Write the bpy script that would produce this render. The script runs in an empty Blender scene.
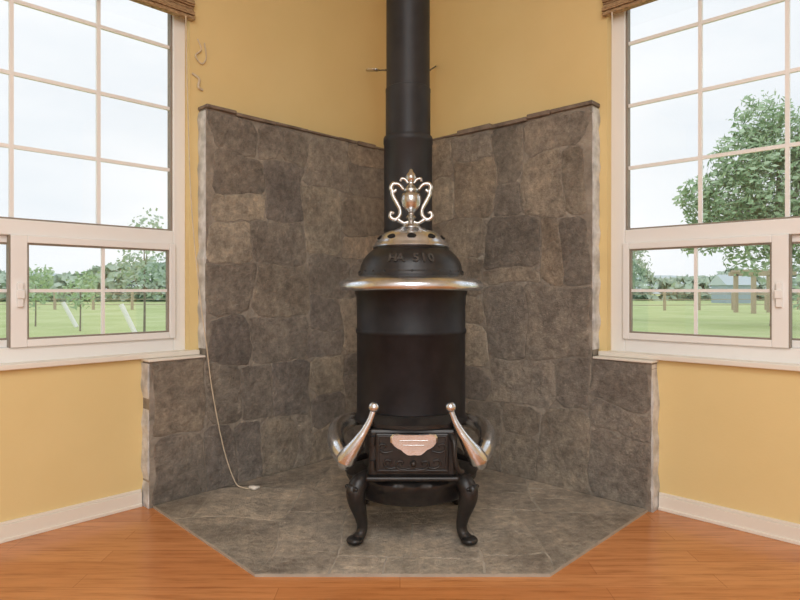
import bpy, bmesh, math, random
from mathutils import Vector, Matrix, noise
random.seed(7)
sc = bpy.context.scene
COL = sc.collection

# ---------------------------------------------------------------- room frame
CX, CY = -0.079, 3.93            # room corner
EA = (-0.6924, -0.7215)          # along left wall, away from the corner
EB = (0.7215, -0.6924)           # along right wall, away from the corner
def W(a, b, z):
    return Vector((CX + a*EA[0] + b*EB[0], CY + a*EA[1] + b*EB[1], z))
def PL(u, n, z): return W(u, n, z)
def PR(u, n, z): return W(n, u, z)

# ---------------------------------------------------------------- materials
def newmat(name):
    m = bpy.data.materials.new(name); m.use_nodes = True
    nt = m.node_tree; b = nt.nodes['Principled BSDF']
    return m, nt, b
def N(nt, t, **kw):
    n = nt.nodes.new(t)
    for k, v in kw.items(): setattr(n, k, v)
    return n
def ramp(nt, fac, stops):
    r = N(nt, 'ShaderNodeValToRGB')
    els = r.color_ramp.elements
    while len(els) < len(stops): els.new(0.5)
    for e, (p, c) in zip(els, stops):
        e.position = p; e.color = (c[0], c[1], c[2], 1)
    nt.links.new(fac, r.inputs[0]); return r.outputs[0]
def noise_tex(nt, scale, detail=4, rough=0.55, mapscale=None):
    tc = N(nt, 'ShaderNodeTexCoord'); out = tc.outputs['Object']
    if mapscale:
        mp = N(nt, 'ShaderNodeMapping'); mp.inputs['Scale'].default_value = mapscale
        nt.links.new(out, mp.inputs[0]); out = mp.outputs[0]
    t = N(nt, 'ShaderNodeTexNoise'); t.inputs['Scale'].default_value = scale
    t.inputs['Detail'].default_value = detail; t.inputs['Roughness'].default_value = rough
    nt.links.new(out, t.inputs['Vector']); return t.outputs['Fac']
def bump(nt, b, fac, strength, dist=0.01):
    bp = N(nt, 'ShaderNodeBump'); bp.inputs['Strength'].default_value = strength
    bp.inputs['Distance'].default_value = dist
    nt.links.new(fac, bp.inputs['Height']); nt.links.new(bp.outputs[0], b.inputs['Normal'])
def simple(name, c1, c2=None, scale=8, rough=0.5, metal=0.0, bs=0.0, bscale=60, bdist=0.003, mapscale=None, lo=.35, hi=.65, spec=.5):
    m, nt, b = newmat(name)
    c2 = c2 or c1
    f = noise_tex(nt, scale, mapscale=mapscale)
    nt.links.new(ramp(nt, f, [(lo, c1), (hi, c2)]), b.inputs['Base Color'])
    b.inputs['Roughness'].default_value = rough
    b.inputs['Metallic'].default_value = metal
    b.inputs['Specular IOR Level'].default_value = spec
    if bs > 0: bump(nt, b, noise_tex(nt, bscale), bs, bdist)
    return m

M_wall = simple('yellow_plaster', (.79,.615,.29), (.82,.645,.315), 2, .65, bs=.25, bscale=90, bdist=.002)
M_wall2 = simple('neutral_bounce', (.74,.74,.72), (.77,.77,.75), 2, .7)  # unseen walls coloured neutral to keep warm bounce off the nickel
M_ceil = simple('ceiling_paint', (.82,.82,.80), (.84,.84,.82), 2, .8)
M_trim = simple('cream_trim', (.84,.79,.70), (.86,.81,.72), 3, .4)
M_vinyl = simple('window_vinyl', (.87,.87,.85), (.89,.89,.87), 3, .35)
M_gasket = simple('gasket', (.25,.21,.17), (.3,.25,.2), 5, .6)
M_iron = simple('black_iron', (.007,.007,.009), (.015,.015,.018), 14, .48, .0, bs=.2, bscale=150, bdist=.001, spec=.28)
M_iron2 = simple('cast_iron', (.009,.0085,.009), (.024,.022,.021), 20, .38, .0, bs=.4, bscale=90, bdist=.002, spec=.48)
M_letter = simple('rubbed_iron', (.05,.047,.045), (.09,.085,.08), 30, .38, .3)
M_pipe = simple('pipe_steel', (.020,.020,.022), (.034,.033,.035), 6, .45, .0, bs=.05, bscale=40, bdist=.002, spec=.32)
M_nick = simple('nickel', (.64,.69,.76), (.78,.83,.90), 25, .25, 1.0, bs=.05, bscale=60, bdist=.001)
M_brass = simple('aged_nickel', (.44,.43,.41), (.66,.66,.64), 40, .27, 1.0, bs=.1, bscale=80, bdist=.001)
M_dark = simple('hole_shade', (.004,.004,.004), None, 5, .9)  # near-black colour for the shade inside the dome openings
M_cord = simple('cord', (.62,.52,.38), (.7,.6,.45), 30, .8)
M_mortar = simple('mortar', (.22,.19,.155), (.38,.335,.275), 9, .7, bs=.9, bscale=45, bdist=.012)
M_edge = simple('pale_backer_edge', (.46,.45,.43), (.78,.77,.75), 14, .85, bs=.6, bscale=50, bdist=.01)
M_cap = simple('cap_stone', (.14,.105,.08), (.28,.22,.17), 12, .7, bs=.8, bscale=40, bdist=.01)
M_blind = simple('woven_reed', (.22,.12,.055), (.55,.38,.21), 60, .7, mapscale=(1,1,6))
M_bark = simple('bark', (.22,.19,.15), (.32,.28,.24), 12, .9)
M_leaf = simple('leaf_green', (.36,.52,.31), (.54,.68,.47), 1.2, .8)
M_leaf2 = simple('leaf_hazy', (.42,.54,.42), (.54,.65,.54), .6, .9)  # distance haze mixed into the leaf colour
M_fence = simple('weathered_wood', (.46,.38,.29), (.54,.45,.35), 10, .9)
M_white = simple('white_plastic', (.88,.88,.86), None, 10, .5)
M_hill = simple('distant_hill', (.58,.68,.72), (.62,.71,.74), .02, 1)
M_shed = simple('shed_paint', (.38,.48,.58), (.42,.52,.60), 2, .8)

def stone_mat(name, rough=.5, warm=1.0, amp=1.0):
    m, nt, b = newmat(name)
    at = N(nt, 'ShaderNodeAttribute'); at.attribute_name = 'Col'
    f1 = noise_tex(nt, 3.4, 8, .68); f2 = noise_tex(nt, 26, 8, .75)
    g = ramp(nt, f1, [(.30, (.60,.58,.57)), (.5, (1,1,1)), (.70, (1.45,1.40,1.33))])
    h = ramp(nt, f2, [(.32, (.58,.57,.56)), (.5, (1,1,1)), (.70, (1.5,1.48,1.45))])
    x1 = N(nt, 'ShaderNodeMix', data_type='RGBA', blend_type='MULTIPLY'); x1.inputs[0].default_value = 1
    x2 = N(nt, 'ShaderNodeMix', data_type='RGBA', blend_type='MULTIPLY'); x2.inputs[0].default_value = 1
    nt.links.new(at.outputs['Color'], x1.inputs[6]); nt.links.new(g, x1.inputs[7])
    nt.links.new(x1.outputs[2], x2.inputs[6]); nt.links.new(h, x2.inputs[7])
    nt.links.new(x2.outputs[2], b.inputs['Base Color'])
    rr = N(nt, 'ShaderNodeMapRange'); rr.inputs[3].default_value = rough-.12; rr.inputs[4].default_value = rough+.2
    nt.links.new(noise_tex(nt, 9, 6, .7), rr.inputs[0]); nt.links.new(rr.outputs[0], b.inputs['Roughness'])
    mx = N(nt, 'ShaderNodeMath', operation='ADD')
    nt.links.new(noise_tex(nt, 10, 12, .75), mx.inputs[0]); nt.links.new(noise_tex(nt, 55, 5, .75), mx.inputs[1])
    bump(nt, b, mx.outputs[0], .9*amp, .020)
    return m
M_stone = stone_mat('field_stone', .40)
M_slate = stone_mat('hearth_slate', .38)

def wood():
    m, nt, b = newmat('orange_laminate')
    tc = N(nt, 'ShaderNodeTexCoord')
    br = N(nt, 'ShaderNodeTexBrick')
    br.inputs['Scale'].default_value = 1; br.inputs['Brick Width'].default_value = 1.1
    br.inputs['Row Height'].default_value = .095; br.inputs['Mortar Size'].default_value = .0010
    br.inputs['Color1'].default_value = (.54,.21,.068,1); br.inputs['Color2'].default_value = (.62,.265,.095,1)
    br.inputs['Mortar'].default_value = (.36,.13,.04,1); br.offset = .37
    nt.links.new(tc.outputs['Object'], br.inputs['Vector'])
    f = noise_tex(nt, 3, 8, .65, (1.2, 14, 1))
    g = ramp(nt, f, [(.3, (.70,.62,.55)), (.5, (1,1,1)), (.75, (1.18,1.21,1.26))])
    x = N(nt, 'ShaderNodeMix', data_type='RGBA', blend_type='MULTIPLY'); x.inputs[0].default_value = 1
    nt.links.new(br.outputs['Color'], x.inputs[6]); nt.links.new(g, x.inputs[7])
    nt.links.new(x.outputs[2], b.inputs['Base Color'])
    b.inputs['Roughness'].default_value = .23
    return m
M_floor = wood()
def lawn():
    m, nt, b = newmat('lawn')
    f = noise_tex(nt, .25, 8, .7)
    nt.links.new(ramp(nt, f, [(.3, (.44,.55,.21)), (.55, (.56,.65,.31)), (.75, (.68,.72,.43))]), b.inputs['Base Color'])
    b.inputs['Roughness'].default_value = 1
    return m
M_lawn = lawn()
def glass():
    m, nt, b = newmat('window_glass')
    nt.nodes.remove(b); out = nt.nodes['Material Output']
    t = N(nt, 'ShaderNodeBsdfTransparent'); t.inputs[0].default_value = (.98,.98,.98,1)
    g = N(nt, 'ShaderNodeBsdfGlossy'); g.inputs['Roughness'].default_value = .02
    mx = N(nt, 'ShaderNodeMixShader'); mx.inputs[0].default_value = .05
    nt.links.new(t.outputs[0], mx.inputs[1]); nt.links.new(g.outputs[0], mx.inputs[2])
    nt.links.new(mx.outputs[0], out.inputs[0]); return m
M_glass = glass()

# ---------------------------------------------------------------- mesh helpers
def mk(name, verts, faces, mat, parent=None, smooth=False, cols=None, mats=None, fidx=None):
    me = bpy.data.meshes.new(name); me.from_pydata([tuple(v) for v in verts], [], faces)
    for mm in (mats or [mat]): me.materials.append(mm)
    if fidx:
        for p, i in zip(me.polygons, fidx): p.material_index = i
    bm = bmesh.new(); bm.from_mesh(me)
    bmesh.ops.recalc_face_normals(bm, faces=bm.faces[:]); bm.to_mesh(me); bm.free()
    if smooth:
        for p in me.polygons: p.use_smooth = True
        try: me.set_sharp_from_angle(angle=math.radians(50))
        except Exception: pass
    if cols:
        ca = me.color_attributes.new('Col', 'FLOAT_COLOR', 'POINT')
        for i, c in enumerate(cols): ca.data[i].color = (c[0], c[1], c[2], 1)
    o = bpy.data.objects.new(name, me); COL.objects.link(o)
    if parent: o.parent = parent
    return o
def empty(name):
    o = bpy.data.objects.new(name, None); COL.objects.link(o); return o
BF = [(0,1,2,3),(4,7,6,5),(0,4,5,1),(1,5,6,2),(2,6,7,3),(3,7,4,0)]
def boxes(name, P, lst, mat, parent=None, bev=0):
    V=[];F=[]
    for (u0,u1,n0,n1,z0,z1) in lst:
        k=len(V)
        V += [P(u0,n0,z0),P(u1,n0,z0),P(u1,n1,z0),P(u0,n1,z0),P(u0,n0,z1),P(u1,n0,z1),P(u1,n1,z1),P(u0,n1,z1)]
        F += [tuple(i+k for i in f) for f in BF]
    o = mk(name, V, F, mat, parent)
    if bev:
        md=o.modifiers.new('bev','BEVEL'); md.width=bev; md.segments=2; md.limit_method='ANGLE'
    return o
def PI(x,y,z): return Vector((x,y,z))
def lathe(name, prof, c, mat, parent=None, seg=64, flute=None):
    V=[];F=[]
    for (r,z) in prof:
        for i in range(seg):
            t=2*math.pi*i/seg; rr=r
            if flute: rr = r*(1+flute(t,z))
            V.append((c[0]+rr*math.cos(t), c[1]+rr*math.sin(t), z+c[2]))
    n=len(prof)
    for j in range(n-1):
        for i in range(seg):
            F.append((j*seg+i, j*seg+(i+1)%seg, (j+1)*seg+(i+1)%seg, (j+1)*seg+i))
    F.append(tuple(range(seg))); F.append(tuple(range((n-1)*seg, n*seg)))
    return mk(name, V, F, mat, parent, True)
def catmull(pts, k=6):
    P=[Vector(p) for p in pts]; out=[]
    Q=[P[0]]+P+[P[-1]]
    for i in range(1,len(Q)-2):
        for j in range(k):
            t=j/k; a,b,c,d=Q[i-1],Q[i],Q[i+1],Q[i+2]
            out.append(.5*((2*b)+(c-a)*t+(2*a-5*b+4*c-d)*t*t+(3*b-a-3*c+d)*t**3))
    out.append(P[-1]); return out
def tube(name, pts, rad, mat, parent=None, seg=12, k=6, sx=1, sz=1):
    C=catmull(pts,k); m=len(pts)
    def R(i):
        if not isinstance(rad,(list,tuple)): return rad
        f=i/k; j=min(int(f),m-2); t=f-j; return rad[j]*(1-t)+rad[j+1]*t
    V=[];F=[]; up=Vector((0,0,1)); prev=None
    for i,p in enumerate(C):
        d=(C[min(i+1,len(C)-1)]-C[max(i-1,0)]).normalized()
        if prev is None:
            s=d.cross(up)
            if s.length<.1: s=d.cross(Vector((0,1,0)))
        else: s=prev-d*prev.dot(d)
        s.normalize(); prev=s; w=s.cross(d).normalized()
        for q in range(seg):
            t=2*math.pi*q/seg; V.append(p+(s*math.cos(t)*sx+w*math.sin(t)*sz)*R(i))
    for i in range(len(C)-1):
        for q in range(seg):
            F.append((i*seg+q,i*seg+(q+1)%seg,(i+1)*seg+(q+1)%seg,(i+1)*seg+q))
    F.append(tuple(range(seg))); F.append(tuple(range((len(C)-1)*seg,len(C)*seg)))
    return mk(name,V,F,mat,parent,True)
def ball(name, c, r, mat, parent=None, s=(1,1,1), seg=24):
    bm=bmesh.new(); bmesh.ops.create_uvsphere(bm,u_segments=seg,v_segments=seg//2,radius=r)
    for v in bm.verts: v.co=Vector((v.co.x*s[0]+c[0],v.co.y*s[1]+c[1],v.co.z*s[2]+c[2]))
    me=bpy.data.meshes.new(name); bm.to_mesh(me); bm.free(); me.materials.append(mat)
    for p in me.polygons: p.use_smooth=True
    o=bpy.data.objects.new(name,me); COL.objects.link(o)
    if parent: o.parent=parent
    return o

# ---------------------------------------------------------------- room shell
H=3.2; S=5.6; T=.15
LO=(1.385,2.87); RO=(1.505,2.975); ZS,ZT=.70,2.50
boxes('wall_left', PL, [(-T,LO[0],-T,0,0,H),(LO[0],LO[1],-T,0,0,ZS),(LO[0],LO[1],-T,0,ZT,H),(LO[1],S,-T,0,0,H)], M_wall)
boxes('wall_right', PR, [(0,RO[0],-T,0,0,H),(RO[0],RO[1],-T,0,0,ZS),(RO[0],RO[1],-T,0,ZT,H),(RO[1],S,-T,0,0,H)], M_wall)
boxes('wall_back', PL, [(-T,S+T,S,S+T,0,H)], M_wall2)
boxes('wall_rear', PR, [(-T,S,S,S+T,0,H)], M_wall2)
fl=boxes('floor', PL, [(-T,S+T,-T,S+T,-.1,0)], M_floor)
boxes('ceiling', PL, [(-T,S+T,-T,S+T,H,H+.1)], M_ceil)
def baseboard(name,P,u0):
    boxes(name,P,[(u0,S,0,.016,0,.066),(u0,S,0,.011,.066,.078),(u0,S,0,.022,0,.014)],M_trim,bev=.002)
baseboard('baseboard_left',PL,1.625); baseboard('baseboard_right',PR,1.755)

# ---------------------------------------------------------------- windows
def window(name,P,o,u0,sp):
    e=empty(name); c=u0+2*sp; u1=u0+4*sp
    nb,nf=-.115,-.045
    fr=[(o[0],u0,nb,nf,ZS,ZT),(u1,o[1],nb,nf,ZS,ZT),(u0,u1,nb,nf,ZS,.765),(u0,u1,nb,nf,1.225,1.29),(u0,u1,nb,nf,ZT-.06,ZT)]
    boxes('frame',P,fr,M_vinyl,e,.004)
    g=.008
    boxes('gasket',P,[(u0,u0+g,-.092,-.058,1.29,ZT-.06),(u1-g,u1,-.092,-.058,1.29,ZT-.06),(u0+g,u1-g,-.092,-.058,1.29,1.29+g),(u0+g,u1-g,-.092,-.058,ZT-.06-g,ZT-.06)],M_gasket,e)
    mu=[]
    for k in (1,2,3): mu.append((u0+k*sp-.008,u0+k*sp+.008,-.083,-.067,1.29,ZT-.06))
    for k in (1,2,3): mu.append((u0,u1,-.081,-.069,1.29+k*.302-.008,1.29+k*.302+.008))
    boxes('grille_upper',P,mu,M_vinyl,e)
    def sash(nm,a,b,n0,n1,left_w,right_w):
        L=[(a,a+left_w,n0,n1,.765,1.225),(b-right_w,b,n0,n1,.765,1.225),(a+left_w,b-right_w,n0,n1,.765,.765+.03),(a+left_w,b-right_w,n0,n1,1.225-.03,1.225)]
        boxes(nm,P,L,M_vinyl,e,.003)
        m=(a+left_w+b-right_w)/2; nm2=(n0+n1)/2
        boxes(nm+'_grille',P,[(m-.007,m+.007,nm2-.006,nm2+.006,.795,1.195),(a+left_w,b-right_w,nm2-.005,nm2+.005,.99,1.004)],M_vinyl,e)
        q=.007
        boxes(nm+'_gasket',P,[(a+left_w,a+left_w+q,nm2-.01,nm2+.012,.795,1.195),(b-right_w-q,b-right_w,nm2-.01,nm2+.012,.795,1.195),(a+left_w+q,b-right_w-q,nm2-.01,nm2+.012,.795,.795+q),(a+left_w+q,b-right_w-q,nm2-.01,nm2+.012,1.195-q,1.195)],M_gasket,e)
    sash('sash_sliding',u0-.004,c+.012,-.07,-.028,.03,.06)
    sash('sash_fixed',c-.04,u1,-.108,-.072,.045,.03)
    boxes('latch',P,[(c-.030,c-.008,-.028,-.012,.93,1.03),(c-.034,c-.004,-.014,-.006,.965,1.0)],M_white,e,.003)
    boxes('latch_seam',P,[(c+.0125,c+.016,-.071,-.03,.765,1.225)],M_gasket,e)
    boxes('glass',P,[(u0,u1,-.0765,-.0735,1.29,ZT-.06),(u0,c,-.0505,-.0475,.79,1.20),(c,u1,-.0915,-.0885,.79,1.20)],M_glass,e)
    return e
window('window_1',PL,LO,1.446,.339)
window('window_2',PR,RO,1.573,.333)
boxes('trim_1',PL,[(1.348,2.92,-.12,.034,ZS-.018,ZS+.004)],M_trim,bev=.004)
boxes('trim_2',PR,[(1.475,3.03,-.12,.034,ZS-.018,ZS+.004)],M_trim,bev=.004)

def blind(P,o,nm):
    e=empty(nm); L=[];z=2.338
    i=0
    while z<2.498:
        n=.012+ .010*math.sin(i*1.1)
        L.append((o[0]-.012,o[1]+.012,.002,n+.014,z,z+.0075)); z+=.009; i+=1
    boxes('reeds',P,L,M_blind,e)
    boxes('headrail',P,[(o[0]-.012,o[1]+.012,0,.045,2.50,2.54)],M_blind,e)
    boxes('bottom_fold',P,[(o[0]-.012,o[1]+.012,.000,.036,2.325,2.338)],M_blind,e,.004)
    return e
blind(PL,LO,'woven_blind'); blind(PR,RO,'woven_blind.001')

# ---------------------------------------------------------------- stone surround
PAL=[(.31,.268,.215),(.275,.245,.205),(.35,.305,.245),(.26,.232,.198),(.42,.37,.295),(.32,.284,.238),(.37,.31,.24),(.30,.268,.228),(.235,.212,.188)]
def split(x0,y0,x1,y1,out,mx=.34):
    w,h=x1-x0,y1-y0
    if (w>mx or h>mx*1.1 or (w*h>.085 and random.random()<.4)) and max(w,h)>.2:
        if (w>h*random.uniform(.7,1.3)):
            m=x0+w*random.uniform(.25,.75); split(x0,y0,m,y1,out,mx); split(m,y0,x1,y1,out,mx)
        else:
            m=y0+h*random.uniform(.25,.75); split(x0,y0,x1,m,out,mx); split(x0,m,x1,y1,out,mx)
    else: out.append([(x0,y0),(x1,y0),(x1,y1),(x0,y1)])
def clip(poly,bound):
    out=poly
    nb=len(bound)
    area=sum(bound[i][0]*bound[(i+1)%nb][1]-bound[(i+1)%nb][0]*bound[i][1] for i in range(nb))
    sg=1 if area>0 else -1
    for i in range(nb):
        (ax,ay),(bx,by)=bound[i],bound[(i+1)%nb]
        def d(p): return sg*((bx-ax)*(p[1]-ay)-(by-ay)*(p[0]-ax))
        new=[]
        for j in range(len(out)):
            p,q=out[j],out[(j+1)%len(out)]
            dp,dq=d(p),d(q)
            if dp>=0: new.append(p)
            if dp*dq<0:
                t=dp/(dp-dq); new.append((p[0]+(q[0]-p[0])*t,p[1]+(q[1]-p[1])*t))
        out=new
        if len(out)<3: return []
    return out
def stones(polys, mapf, gap, h, warp, V,F,Cc, pal, cut=.02, wf=3.2, fine=.009):
    for poly in polys:
        c=(sum(p[0] for p in poly)/len(poly),sum(p[1] for p in poly)/len(poly))
        pts=[];n=len(poly)
        for i in range(n):
            p0,p1,p2=poly[i-1],poly[i],poly[(i+1)%n]
            k=cut*random.uniform(.3,2.2)
            for q,rev in ((p0,0),(p2,1)):
                L=math.hypot(q[0]-p1[0],q[1]-p1[1]) or 1
                t=min(k*random.uniform(.6,1.4)/L,.3); pts.append((p1[0]+(q[0]-p1[0])*t,p1[1]+(q[1]-p1[1])*t))
        dn=[];n=len(pts)
        for i in range(n):
            p,q=pts[i],pts[(i+1)%n]; L=math.hypot(q[0]-p[0],q[1]-p[1]); k=max(1,int(L/.015))
            for j in range(k): dn.append((p[0]+(q[0]-p[0])*j/k,p[1]+(q[1]-p[1])*j/k))
        R=math.sqrt(max(1e-6,sum((p[0]-c[0])**2+(p[1]-c[1])**2 for p in dn)/len(dn)))
        if R<.02: continue
        seed=random.uniform(0,50)
        def ring(ins,hh):
            s=1-ins/R; o=[]
            for p in dn:
                x=c[0]+(p[0]-c[0])*s; y=c[1]+(p[1]-c[1])*s
                w1=noise.noise_vector(Vector((p[0]*wf,p[1]*wf,3)))
                w2=noise.noise_vector(Vector((p[0]*20,p[1]*20,seed)))
                x+=w1.x*warp+w2.x*fine; y+=w1.y*warp+w2.y*fine
                o.append(mapf(x,y,hh))
            return o
        col=random.choice(pal); f=random.uniform(.9,1.12); col=tuple(x*f for x in col)
        hs=h*random.uniform(.6,1.3)
        r0=ring(gap,-.003); r1=ring(gap+.003,hs*.6); r2=ring(gap+.012,hs)
        k=len(V); m=len(dn); V+=r0+r1+r2; Cc+=[tuple(x*.85 for x in col)]*m+[col]*(2*m)
        for i in range(m):
            j=(i+1)%m
            F.append((k+i,k+j,k+m+j,k+m+i)); F.append((k+m+i,k+m+j,k+2*m+j,k+2*m+i))
        F.append(tuple(range(k+2*m,k+3*m)))
TH=.075
def side(nm,P,ulow,uup,zs,zt,start):
    surround=empty(nm)
    boxes('backing',P,[(0 if start==0 else TH,uup,0,TH-.004,0,zt),(uup,ulow,0,TH-.004,0,zs)],M_mortar,surround)
    V=[];F=[]
    def edge(u,z0,z1):
        n=int((z1-z0)/.02)
        k=len(V)
        for i in range(n+1):
            z=z0+(z1-z0)*i/n
            j=.010*noise.noise(Vector((u*9,z*16,1)))
            V.extend([P(u-.004,.001,z),P(u+.006+j,.001,z),P(u+.006+j,TH*.90+j,z),P(u-.004,TH*.90+j*.5,z)])
        for i in range(n):
            a=k+4*i
            for q in range(4): F.append((a+q,a+(q+1)%4,a+4+(q+1)%4,a+4+q))
        F.append((k,k+1,k+2,k+3)); F.append((k+4*n,k+4*n+1,k+4*n+2,k+4*n+3))
    edge(uup,zs+.04,zt-.01); edge(ulow,0,zs-.01)
    mk('edge',V,F,M_edge,surround)
    polys=[]
    split(TH,0,uup,zt,polys,.43); split(uup,0,ulow,zs,polys,.34)
    V=[];F=[];Cc=[]
    def mf(x,y,h):
        umax=uup if y>zs-.012 else ulow
        x=min(max(x,TH+.001),umax+.004); y=min(max(y,.012),zt if x<uup+.006 else zs)
        return P(x,TH-.004+max(h,-.003),y)
    stones(polys,mf,.002,.0050,.06,V,F,Cc,PAL)
    mk('stones',V,F,M_stone,surround,cols=Cc)
    u=(0 if start==0 else TH)
    L=[]
    while u<uup:
        w=min(random.uniform(.08,.26),uup+.010-u)
        if uup-u-w<.06: w=uup+.010-u
        hh=.008+random.uniform(0,.016); d=TH+.006+random.uniform(0,.016)
        L.append((u,u+w-.001,0,d,zt-random.uniform(0,.014),zt+hh)); u+=w
    boxes('cap',P,L,M_cap,surround,.005)
    boxes('shoulder_cap',P,[(uup+.009,ulow+.010,0,TH+.010,zs-.001,zs+.009)],M_trim,surround,.003)
side('stone_surround',PL,1.614,1.335,.672,1.895,0)
random.seed(23)
side('stone_surround.001',PR,1.743,1.462,.672,1.895,1)

# hearth pad
random.seed(5)
bound=[tuple(W(.076,.076,0)[:2]),tuple(W(1.60,.076,0)[:2]),(-.505,2.07),(.523,2.07),tuple(W(.076,1.73,0)[:2])]
hearth=empty('stone_hearth')
V=[(x,y,0) for x,y in bound]+[(x,y,.0095) for x,y in bound]
M_grout=simple('hearth_grout',(.38,.335,.28),(.46,.41,.34),14,.6,bs=.5,bscale=60,bdist=.006)
mk('mortar_bed',V,[(0,1,2,3,4),(5,6,7,8,9)]+[(i,(i+1)%5,5+(i+1)%5,5+i) for i in range(5)],M_grout,hearth)
polys=[];split(-1.2,2.0,1.2,3.9,polys,.8)
bc=(sum(p[0] for p in bound)/5,sum(p[1] for p in bound)/5)
def hm(x,y,h):
    for i in range(5):
        (ax,ay),(bx,by)=bound[i],bound[(i+1)%5]
        ex,ey=bx-ax,by-ay; L=math.hypot(ex,ey); nx,ny=-ey/L,ex/L
        if (bc[0]-ax)*nx+(bc[1]-ay)*ny<0: nx,ny=-nx,-ny
        dd=(x-ax)*nx+(y-ay)*ny
        if dd<.003: x+=nx*(.003-dd); y+=ny*(.003-dd)
    return Vector((x,y,.0095+max(h,-.003)))
polys=[clip(p,[(bc[0]+(p_[0]-bc[0])*1.04,bc[1]+(p_[1]-bc[1])*1.04) for p_ in bound]) for p in polys]; polys=[p for p in polys if len(p)>=3]
V=[];F=[];Cc=[]
HP=[(.47,.41,.335),(.45,.395,.325),(.49,.43,.35),(.46,.405,.335)]
stones(polys,hm,.0010,.0018,.06,V,F,Cc,HP,.004,2.5,.006)
mk('slabs',V,F,M_slate,hearth,cols=Cc)

# ---------------------------------------------------------------- wood stove
ST=empty('wood_stove'); c=(.047,2.53,0); X0,Y0=c[0],c[1]; G=.0118
lathe('barrel',[(.20,.45),(.238,.455),(.240,.468),(.233,.476),(.230,.49),(.230,.815),(.2335,.820),(.2355,.828),(.2335,.836),(.230,.841),(.230,.93),(.232,.94),(.232,.975),(.238,.985),(.240,1.006),(.20,1.01)],c,M_iron,ST,96)
lathe('fire_pot',[(.15,.25),(.205,.262),(.207,.28),(.200,.295),(.196,.34),(.200,.42),(.212,.45),(.2,.455)],c,M_iron2,ST,96)
lathe('nickel_ring',[(.20,.998),(.266,.997),(.290,.998),(.300,1.004),(.305,1.015),(.303,1.027),(.294,1.038),(.272,1.048),(.250,1.054),(.236,1.057),(.228,1.061),(.2,1.061)],c,M_nick,ST,128)
lathe('cast_top',[(.20,1.055),(.222,1.057),(.225,1.068),(.220,1.076),(.217,1.082),(.216,1.092),(.213,1.106),(.203,1.128),(.188,1.148),(.170,1.165),(.160,1.172),(.162,1.178),(.158,1.184),(.13,1.186)],c,M_iron2,ST,96)
capp=[(.13,1.176),(.158,1.177),(.163,1.183),(.160,1.190),(.154,1.194),(.150,1.203),(.142,1.217),(.128,1.231),(.108,1.243),(.086,1.251),(.066,1.256),(.060,1.261),(.050,1.264),(.03,1.266)]
lathe('nickel_dome',capp,c,M_nick,ST,96)
def disc_on(ang,r,z,nz,w,h,name,mat,lift=.001):
    er=Vector((math.cos(ang),math.sin(ang),0)); et=Vector((-math.sin(ang),math.cos(ang),0))
    n=(er*math.cos(nz)+Vector((0,0,1))*math.sin(nz)); up=(Vector((0,0,1))*math.cos(nz)-er*math.sin(nz))
    p=Vector((X0,Y0,z))+er*r
    V=[];m=20
    for l in (-.006,lift):
        for i in range(m):
            t=2*math.pi*i/m; yy=math.sin(t); xx=math.cos(t)*(1-.25*yy)
            V.append(p+n*l+et*xx*w+up*yy*h)
    F=[tuple(range(m)),tuple(range(m,2*m))]+[(i,(i+1)%m,m+(i+1)%m,m+i) for i in range(m)]
    mk(name,V,F,mat,ST)
for i in range(10):
    disc_on(-math.pi/2+i*math.pi/5,.1385,1.221,math.radians(45),.018,.0115,'vent_%d'%i,M_dark,.0025)  # dark discs on the dome paint the shade of cut openings
for i in range(24):
    a=-math.pi/2+i*math.pi/12
    ball('bead_%d'%i,(X0+.219*math.cos(a),Y0+.219*math.sin(a),1.075),.006,M_iron2,ST,seg=10)
def letters(txt):
    n=len(txt)
    for i,ch in enumerate(txt):
        if ch==' ': continue
        cu=bpy.data.curves.new('t','FONT'); cu.body=ch; cu.size=.052; cu.extrude=.005; cu.align_x='CENTER'; cu.offset=.0014
        to=bpy.data.objects.new('t',cu); COL.objects.link(to)
        bpy.context.view_layer.update()
        me=bpy.data.meshes.new_from_object(to.evaluated_get(bpy.context.evaluated_depsgraph_get()))
        bpy.data.objects.remove(to)
        th=-math.pi/2+(i-(n-1)/2)*.150
        er=Vector((math.cos(th),math.sin(th),0)); et=Vector((-math.sin(th),math.cos(th),0)); k=math.radians(34)
        nn=er*math.cos(k)+Vector((0,0,1))*math.sin(k); up=Vector((0,0,1))*math.cos(k)-er*math.sin(k)
        M=Matrix((( et.x,up.x,nn.x,0),(et.y,up.y,nn.y,0),(et.z,up.z,nn.z,0),(0,0,0,1)))
        M.translation=Vector((X0,Y0,1.112))+er*.2135
        me.transform(M); me.materials.clear(); me.materials.append(M_letter)
        o=bpy.data.objects.new('letter_%d'%i,me); COL.objects.link(o); o.parent=ST
letters('HA 510')
lathe('finial_urn',[(.040,1.262),(.042,1.268),(.034,1.276),(.018,1.283),(.012,1.292),(.015,1.302),(.024,1.308),(.015,1.316),(.013,1.326),(.024,1.338),(.037,1.354),(.043,1.376),(.044,1.394),(.038,1.408),(.028,1.416),(.034,1.421),(.034,1.428),(.022,1.436),(.012,1.448),(.011,1.458),(.019,1.466),(.024,1.478),(.018,1.492),(.009,1.504),(.006,1.514),(.001,1.518)],c,M_brass,ST,40)
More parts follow.
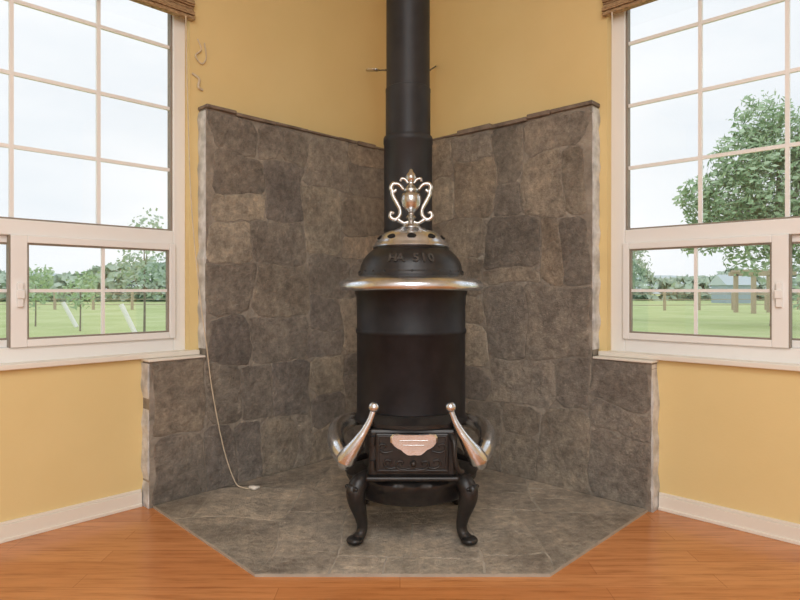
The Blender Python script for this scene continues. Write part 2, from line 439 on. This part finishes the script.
for s in (-1,1):
    p=[(s*.030,1.425),(s*.050,1.448),(s*.074,1.452),(s*.085,1.434),(s*.074,1.418),(s*.063,1.428)]
    tube('handle_upper_%d'%s,[(X0+x,Y0,z) for x,z in p],[.007,.009,.010,.010,.009,.007],M_brass,ST)
    p=[(s*.082,1.440),(s*.078,1.405),(s*.060,1.370),(s*.046,1.340),(s*.050,1.315),(s*.070,1.300),(s*.088,1.312),(s*.084,1.330),(s*.072,1.326)]
    tube('handle_lower_%d'%s,[(X0+x,Y0,z) for x,z in p],[.008,.010,.010,.009,.010,.010,.009,.008,.006],M_brass,ST)
    p=[(s*.012,1.290),(s*.030,1.285),(s*.050,1.296),(s*.062,1.305)]
    tube('handle_foot_%d'%s,[(X0+x,Y0,z) for x,z in p],[.007,.008,.009,.008],M_brass,ST)
    p=[(s*.012,1.455),(s*.024,1.470),(s*.040,1.474),(s*.044,1.462)]
    tube('finial_leaf_%d'%s,[(X0+x,Y0,z) for x,z in p],[.006,.007,.007,.005],M_brass,ST)
boxes('door_housing',PI,[(X0-.168,X0+.168,Y0-.262,Y0-.10,.285,.468)],M_iron2,ST,.012)
V=[];n=24
for (rr,z) in ((.236,.470),(.285,.470),(.285,.484),(.245,.510),(.230,.512)):
    for i in range(n+1):
        a=-math.pi/2+(-.66+1.32*i/n); V.append((X0+rr*math.cos(a),Y0+rr*math.sin(a)*.985,z))
F=[]
for j in range(5):
    for i in range(n):
        a=j*(n+1)+i; b=((j+1)%5)*(n+1)+i
        F.append((a,a+1,b+1,b))
F+= [tuple(j*(n+1) for j in range(5)),tuple(j*(n+1)+n for j in range(5))]
mk('door_hood',V,F,M_iron2,ST)
boxes('door_lip',PI,[(X0-.178,X0+.178,Y0-.278,Y0-.12,.272,.290)],M_iron2,ST,.007)
boxes('door_leaf',PI,[(X0-.140,X0+.140,Y0-.274,Y0-.255,.303,.455)],M_iron2,ST,.006)
yf=Y0-.274
boxes('door_rim',PI,[(X0-.132,X0+.132,yf-.005,yf+.002,.440,.447),(X0-.132,X0+.132,yf-.005,yf+.002,.311,.318),(X0-.132,X0-.125,yf-.005,yf+.002,.318,.440),(X0+.125,X0+.132,yf-.005,yf+.002,.318,.440)],M_iron2,ST,.002)
for s in (-1,1):
    for q,(cx,cz) in enumerate(((.085,.340),(.040,.335),(.105,.43))):
        p=[(s*(cx-.03),cz-.012),(s*cx,cz-.018),(s*(cx+.022),cz-.004),(s*(cx+.014),cz+.014),(s*(cx-.004),cz+.010),(s*cx,cz)]
        if q==2: p=[(x,z-.03) for x,z in p]
        tube('scroll_%d_%d'%(s,q),[(X0+x,yf-.001,z) for x,z in p],[.003,.005,.005,.005,.004,.003],M_iron2,ST,8)
half=[(0,.046),(.030,.046),(.060,.048),(.082,.045),(.090,.034),(.089,.014),(.080,.002),(.066,-.008),(.052,-.014),(.042,-.024),(.028,-.034),(.014,-.036),(0,-.034)]
out=half+[(-x,z) for x,z in reversed(half[1:-1])]
V=[];m=len(out)
for sc_,yy in ((1,yf+.001),(1,yf-.007),(.93,yf-.012)):
    for x,z in out: V.append((X0+.006+x*sc_,yy,.402+.006+(z)*sc_))
F=[tuple(range(m)),tuple(range(2*m,3*m))]
for r in range(2):
    F+=[(r*m+i,r*m+(i+1)%m,(r+1)*m+(i+1)%m,(r+1)*m+i) for i in range(m)]
mk('name_plate',V,F,M_nick,ST)
boxes('name_plate_relief',PI,[(X0-.05,X0+.06,yf-.0135,yf-.011,.427,.432),(X0-.035,X0+.045,yf-.0135,yf-.011,.410,.414)],M_brass,ST,.001)
ball('door_knob',(X0+.004,yf-.010,.342),.011,M_iron2,ST)
tube('door_latch',[(X0+.150,yf+.012,.44),(X0+.158,yf-.012,.42),(X0+.160,yf-.02,.37),(X0+.172,yf-.014,.325),(X0+.19,yf-.006,.312)],[.012,.010,.009,.010,.012],M_iron2,ST)
for z in (.335,.425):
    tube('hinge_%d'%int(z*1000),[(X0-.152,yf+.004,z-.018),(X0-.152,yf+.004,z+.018)],.011,M_iron2,ST,k=2)
fl8=lambda t,z: .012*math.cos(16*t) if .172<z<.262 else 0
lathe('base_skirt',[(.12,.158),(.225,.158),(.246,.166),(.254,.178),(.258,.196),(.268,.220),(.280,.240),(.280,.252),(.266,.262),(.244,.272),(.20,.276)],c,M_iron2,ST,128,fl8)
lathe('ash_pan_bottom',[(.05,.145),(.17,.147),(.19,.162),(.1,.18)],c,M_iron2,ST,64)
for i,(sx,sy) in enumerate(((-1,-1),(1,-1),(1,1),(-1,1))):
    q=.7071
    def lp(r,z): return (X0+sx*q*r,Y0+sy*q*r,z)
    tube('leg_%d'%i,[lp(.245,.255),lp(.290,.243),lp(.310,.210),lp(.303,.170),lp(.286,.120),(lp(.276,.075)),lp(.284,.045),lp(.308,.028)],[.034,.038,.038,.034,.026,.021,.021,.023],M_iron2,ST,16)
    ball('foot_%d'%i,lp(.314,G+.017),.028,M_iron2,ST,(1.2,1.2,.61))
    ball('knee_boss_%d'%i,lp(.330,.222),.022,M_iron2,ST,(1,1,1.3))
    for w_ in (-1,1):
        p0=Vector(lp(.332,.205)); t_=Vector((-sy,sx,0))*.7071
        tube('knee_leaf_%d_%d'%(i,w_),[p0+t_*w_*.006,p0+t_*w_*.022+Vector((0,0,.03)),p0+t_*w_*.034+Vector((0,0,.028))],[.006,.009,.005],M_iron2,ST,8)
for s in (-1,1):
    R=[(s*.195,.190,.412),(s*.258,.168,.412),(s*.302,.100,.406),(s*.318,.010,.396),(s*.312,-.080,.380),(s*.288,-.165,.362),(s*.258,-.220,.345)]
    tube('foot_rail_%d'%s,[(X0+x,Y0+y,z) for x,y,z in R],[.024,.034,.042,.048,.050,.048,.034],M_nick,ST,24,8,sx=.72,sz=1)
    R=[(s*.148,-.262,.540),(s*.160,-.266,.505),(s*.182,-.268,.462),(s*.208,-.266,.420),(s*.234,-.258,.380),(s*.254,-.248,.348),(s*.264,-.235,.318)]
    tube('leaf_strut_%d'%s,[(X0+x,Y0+y,z) for x,y,z in R],[.012,.012,.016,.024,.034,.038,.020],M_nick,ST,20,6)
    ball('strut_ball_%d'%s,(X0+s*.146,Y0-.262,.553),.021,M_nick,ST)
    tube('strut_bracket_%d'%s,[(X0+s*.150,Y0-.215,.475),(X0+s*.165,Y0-.262,.49)],.012,M_iron2,ST,k=2)
    tube('rail_bracket_%d'%s,[(X0+s*.185,Y0-.13,.33),(X0+s*.25,Y0-.22,.335)],.012,M_iron2,ST,k=2)
# ---------------------------------------------------------------- stove pipe
SP=empty('stove_pipe'); pc=(.039,2.87,0)
lathe('pipe_lower',[(.10,.78),(.1165,.78),(.1165,1.28),(.118,1.283),(.118,1.292),(.1165,1.295),(.1165,1.70),(.119,1.703),(.119,1.728),(.116,1.735),(.10,1.735)],pc,M_pipe,SP,64)
lathe('pipe_upper',[(.09,1.72),(.108,1.725),(.108,1.95),(.109,1.953),(.109,1.965),(.105,1.968),(.105,2.60),(.107,2.603),(.107,2.615),(.105,2.62),(.105,3.195),(.09,3.195)],pc,M_pipe,SP,64)
tube('pipe_elbow',[(X0,Y0+.20,.80),(X0,Y0+.27,.80),(.039,2.87,.80)],[.10,.10,.112],M_pipe,SP,32,4)
pl=W(.199,0.004,2.40); pr=W(0.004,.4154,2.37)
w1=empty('stay_wire'); w2=empty('stay_wire.001')
tube('wire',[(-.068,2.89,2.07),(pl.x+.05,pl.y-.05,2.38),tuple(pl)],[.004,.005,.006],M_iron2,w1,8,4)
tube('wire',[(.146,2.89,2.07),tuple(pr)],[.004,.005],M_iron2,w2,8,4)
for j in range(4):
    t=.45+.13*j
    q=Vector((-.068,2.89,2.07)).lerp(pl,t)
    lathe('turnbuckle_%d'%j,[(.006,-.006),(.019,-.003),(.019,.003),(.006,.006)],tuple(q),M_brass,w1,12)

# ---------------------------------------------------------------- cords
CD=empty('lift_cord')
tube('cord',[W(1.43,.05,2.322),W(1.42,.05,1.9),W(1.40,.05,1.4),W(1.375,.09,.95),W(1.35,.105,.72),Vector((-.915,2.90,.5)),Vector((-.87,2.93,.22)),Vector((-.82,2.95,.05)),Vector((-.78,2.95,.019)),Vector((-.74,2.94,.018))],.0028,M_cord,CD,6,8)
tube('tassel',[Vector((-.745,2.945,.024)),Vector((-.72,2.93,.024)),Vector((-.70,2.95,.022))],[.007,.012,.006],M_trim,CD,8,4)
CD3=empty('cord_cleat')
tube('cleat_cord',[W(1.345,.003,2.25),W(1.33,.012,2.20),W(1.36,.012,2.16),W(1.325,.010,2.13),W(1.30,.006,2.17),W(1.31,.006,2.24)],.0035,M_cord,CD3,6,6)
tube('cord_knot',[W(1.375,.006,2.07),W(1.34,.010,2.05),W(1.345,.012,2.01),W(1.32,.008,2.00)],.006,M_cord,CD3,8,4)
CD2=empty('lift_cord.001')
tube('cord',[W(.045,1.55,2.322),W(.045,1.548,1.6),W(.042,1.545,.706)],.0024,M_trim,CD2,6,6)

# ---------------------------------------------------------------- outside
GZ=-.35
mk('lawn_ground',[(-160,-30,GZ),(160,-30,GZ),(160,220,GZ),(-160,220,GZ)],[(0,1,2,3)],M_lawn)
def tree(name,x,y,blobs,nleaf,ls,mat,trunk_r,trunk_top,seed):
    rd=random.Random(seed); e=empty(name)
    V=[];F=[]
    tot=sum(b[3]**2 for b in blobs)
    for (bx,by,bz,br) in blobs:
        for _ in range(int(nleaf*br*br/tot)):
            d=Vector((rd.gauss(0,1),rd.gauss(0,1),rd.gauss(0,1))).normalized()
            rr=br*(rd.uniform(.25,1.15)**.5)*(1+.45*noise.noise(d*2.6+Vector((bx,by,bz))))
            p=Vector((x+bx,y+by,bz))+d*rr
            a=Vector((rd.gauss(0,1),rd.gauss(0,1),rd.gauss(0,1))).normalized(); b=a.orthogonal().normalized()
            s=ls*rd.uniform(.6,1.4); k=len(V)
            V+=[p-a*s,p+b*s*.55,p+a*s,p-b*s*.55]; F.append((k,k+1,k+2,k+3))
    mk('foliage',V,F,mat,e)
    tube('trunk',[(x,y,GZ),(x+trunk_r*.4,y,(GZ+trunk_top)/2),(x,y,trunk_top)],[trunk_r,trunk_r*.75,trunk_r*.35],M_bark,e,10,4)
    for i,(bx,by,bz,br) in enumerate(blobs[:6]):
        tube('branch_%d'%i,[(x,y,trunk_top*.6),(x+bx*.5,y+by*.5,bz*.75),(x+bx,y+by,bz)],[trunk_r*.45,trunk_r*.28,trunk_r*.1],M_bark,e,6,3)
    return e
bl=[(0,0,4.9,1.9),(-1.6,.3,4.4,1.4),(1.7,-.2,4.6,1.7),(.3,.4,6.5,1.3),(-1.3,0,5.9,1.1),(1.3,0,6.1,1.3),(-2.4,0,3.4,1.0),(2.9,.2,3.9,1.4),(-.6,0,3.1,1.4),(1.3,0,3.0,1.4),(-2.9,.1,4.5,.7),(-.6,0,7.3,.9),(-3.2,0,2.8,.5)]
tree('broadleaf_tree',14.0,22,bl,15000,.125,M_leaf,.28,4.2,1)
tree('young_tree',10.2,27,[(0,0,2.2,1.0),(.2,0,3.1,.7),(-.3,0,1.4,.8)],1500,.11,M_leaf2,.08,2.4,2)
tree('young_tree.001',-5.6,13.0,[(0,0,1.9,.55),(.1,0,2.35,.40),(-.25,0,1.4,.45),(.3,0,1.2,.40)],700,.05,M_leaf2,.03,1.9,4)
tree('young_tree.002',-10.5,19.5,[(0,0,.9,.5),(.2,0,1.3,.35)],400,.07,M_leaf,.03,1.2,5)
tree('young_tree.003',-13.5,22,[(0,0,1.0,.6),(.2,0,1.5,.4)],450,.08,M_leaf,.03,1.3,6)
tree('young_tree.004',12.5,18,[(0,0,.9,.55),(.2,0,1.3,.40)],500,.08,M_leaf,.03,1.0,8)
def hedgerow(name,x0,x1,y,h,seed,mat):
    rd=random.Random(seed); V=[];F=[]
    x=x0
    while x<x1:
        r=rd.uniform(1.6,3.0); hh=h*rd.uniform(.55,1.1)
        for _ in range(260):
            d=Vector((rd.gauss(0,1),rd.gauss(0,1)*.5,rd.gauss(0,1))); d.normalize()
            p=Vector((x+d.x*r*1.2,y+d.y*r,GZ+hh*.5+d.z*hh*.5))
            a=Vector((rd.gauss(0,1),rd.gauss(0,1),rd.gauss(0,1))).normalized(); b=a.orthogonal().normalized(); s=rd.uniform(.35,.8)
            k=len(V); V+=[p-a*s,p+b*s*.7,p+a*s,p-b*s*.7]; F.append((k,k+1,k+2,k+3))
        x+=r*1.3
    mk(name,V,F,mat)
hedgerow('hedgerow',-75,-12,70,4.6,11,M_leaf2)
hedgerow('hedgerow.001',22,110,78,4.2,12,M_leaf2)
V=[];F=[];n=80
for i in range(n+1):
    x=-160+320*i/n; h=2.5+4*noise.noise(Vector((x*.02,0,5)))+1.2*noise.noise(Vector((x*.08,2,5)))
    V+=[(x,190,GZ),(x,200,GZ+max(1.5,h+3))]
for i in range(n): F.append((2*i,2*i+2,2*i+3,2*i+1))
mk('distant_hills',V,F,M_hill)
def fence(name,x0,y0,x1,y1,n,h=1.2):
    e=empty(name); L=[]
    for i in range(n+1):
        t=i/n; x=x0+(x1-x0)*t; y=y0+(y1-y0)*t
        L.append((x-.07,x+.07,y-.07,y+.07,GZ,GZ+h))
    boxes('posts',PI,L,M_fence,e)
    for k,z in enumerate((.35,.72,1.08)):
        tube('rail_%d'%k,[(x0,y0,GZ+z*h/1.2),((x0+x1)/2,(y0+y1)/2,GZ+z*h/1.2),(x1,y1,GZ+z*h/1.2)],.025,M_fence,e,6,1)
fence('field_fence',10,38,45,44,14); fence('field_fence.001',-60,44,-10,40,18)
pg=empty('garden_pergola')
boxes('frame',PI,[(20.2,20.4,34,34.2,GZ,1.95),(22.2,22.4,34,34.2,GZ,1.95),(19.9,22.7,34,34.2,1.85,2.07),(20.2,20.4,35.8,36,GZ,1.95),(22.2,22.4,35.8,36,GZ,1.95),(19.9,22.7,35.8,36,1.85,2.07),(20.2,20.35,33.7,36.3,2.07,2.2),(22.2,22.35,33.7,36.3,2.07,2.2),(21.2,21.35,33.7,36.3,2.07,2.2),(20.4,22.2,34.05,34.15,.7,.82)],M_fence,pg)
sh=empty('garden_shed')
boxes('body',PI,[(33,36,60,63,GZ,1.5)],M_shed,sh)
mk('roof',[(32.8,59.7,1.5),(36.2,59.7,1.5),(36.2,63.3,1.5),(32.8,63.3,1.5),(32.8,61.5,2.6),(36.2,61.5,2.6)],[(0,1,5,4),(2,3,4,5),(0,4,3),(1,2,5),(0,3,2,1)],M_hill,sh)
tube('tree_guard',[(-11.7,21.5,GZ),(-11.95,21.5,GZ+.45),(-12.2,21.5,GZ+.9)],.075,M_white,None,10,2)
tube('tree_guard.001',[(-8.2,18.4,GZ),(-8.42,18.4,GZ+.45),(-8.64,18.4,GZ+.9)],.075,M_white,None,10,2)
tube('tree_guard.002',[(-13.9,20,GZ),(-14.1,20,GZ+.4),(-14.3,20,GZ+.8)],.065,M_white,None,10,2)

# ---------------------------------------------------------------- light
w=bpy.data.worlds.new('overcast'); sc.world=w; w.use_nodes=True; nt=w.node_tree
bg=nt.nodes['Background']
tc=N(nt,'ShaderNodeTexCoord'); mp=N(nt,'ShaderNodeMapping'); mp.inputs['Scale'].default_value=(1,1,3)
t=N(nt,'ShaderNodeTexNoise'); t.inputs['Scale'].default_value=2.2; t.inputs['Detail'].default_value=5
nt.links.new(tc.outputs['Generated'],mp.inputs[0]); nt.links.new(mp.outputs[0],t.inputs['Vector'])
nt.links.new(ramp(nt,t.outputs['Fac'],[(.3,(.70,.76,.81)),(.65,(.84,.87,.89))]),bg.inputs[0])
bg.inputs[1].default_value=1.32
def area(name,loc,size,power,col,target):
    l=bpy.data.lights.new(name,'AREA'); l.shape='SQUARE'; l.size=size; l.energy=power; l.color=col
    o=bpy.data.objects.new(name,l); COL.objects.link(o); o.location=loc
    o.rotation_euler=(Vector(target)-Vector(loc)).to_track_quat('-Z','Y').to_euler()
p=W(3.4,3.4,3.15)
area('fill_overhead',p,2.2,86,(.97,.985,1.0),(p.x,p.y,0))  # added fill under the ceiling, brightens the interior; no fixture
p=W(4.6,4.6,2.2)
area('fill_behind',p,1.6,55,(.97,.985,1.0),(0,3,.9))  # added fill behind the camera, aimed at the stove corner

# ---------------------------------------------------------------- camera
cam=bpy.data.cameras.new('camera'); co=bpy.data.objects.new('camera',cam); COL.objects.link(co)
co.location=(0,0,1.0); co.rotation_euler=(math.pi/2,0,0)
cam.sensor_width=36; cam.lens=594/800*36; cam.shift_y=-.0125; cam.clip_end=1000; cam.clip_start=.05
sc.camera=co
sc.view_settings.view_transform='Standard'; sc.view_settings.look='None'
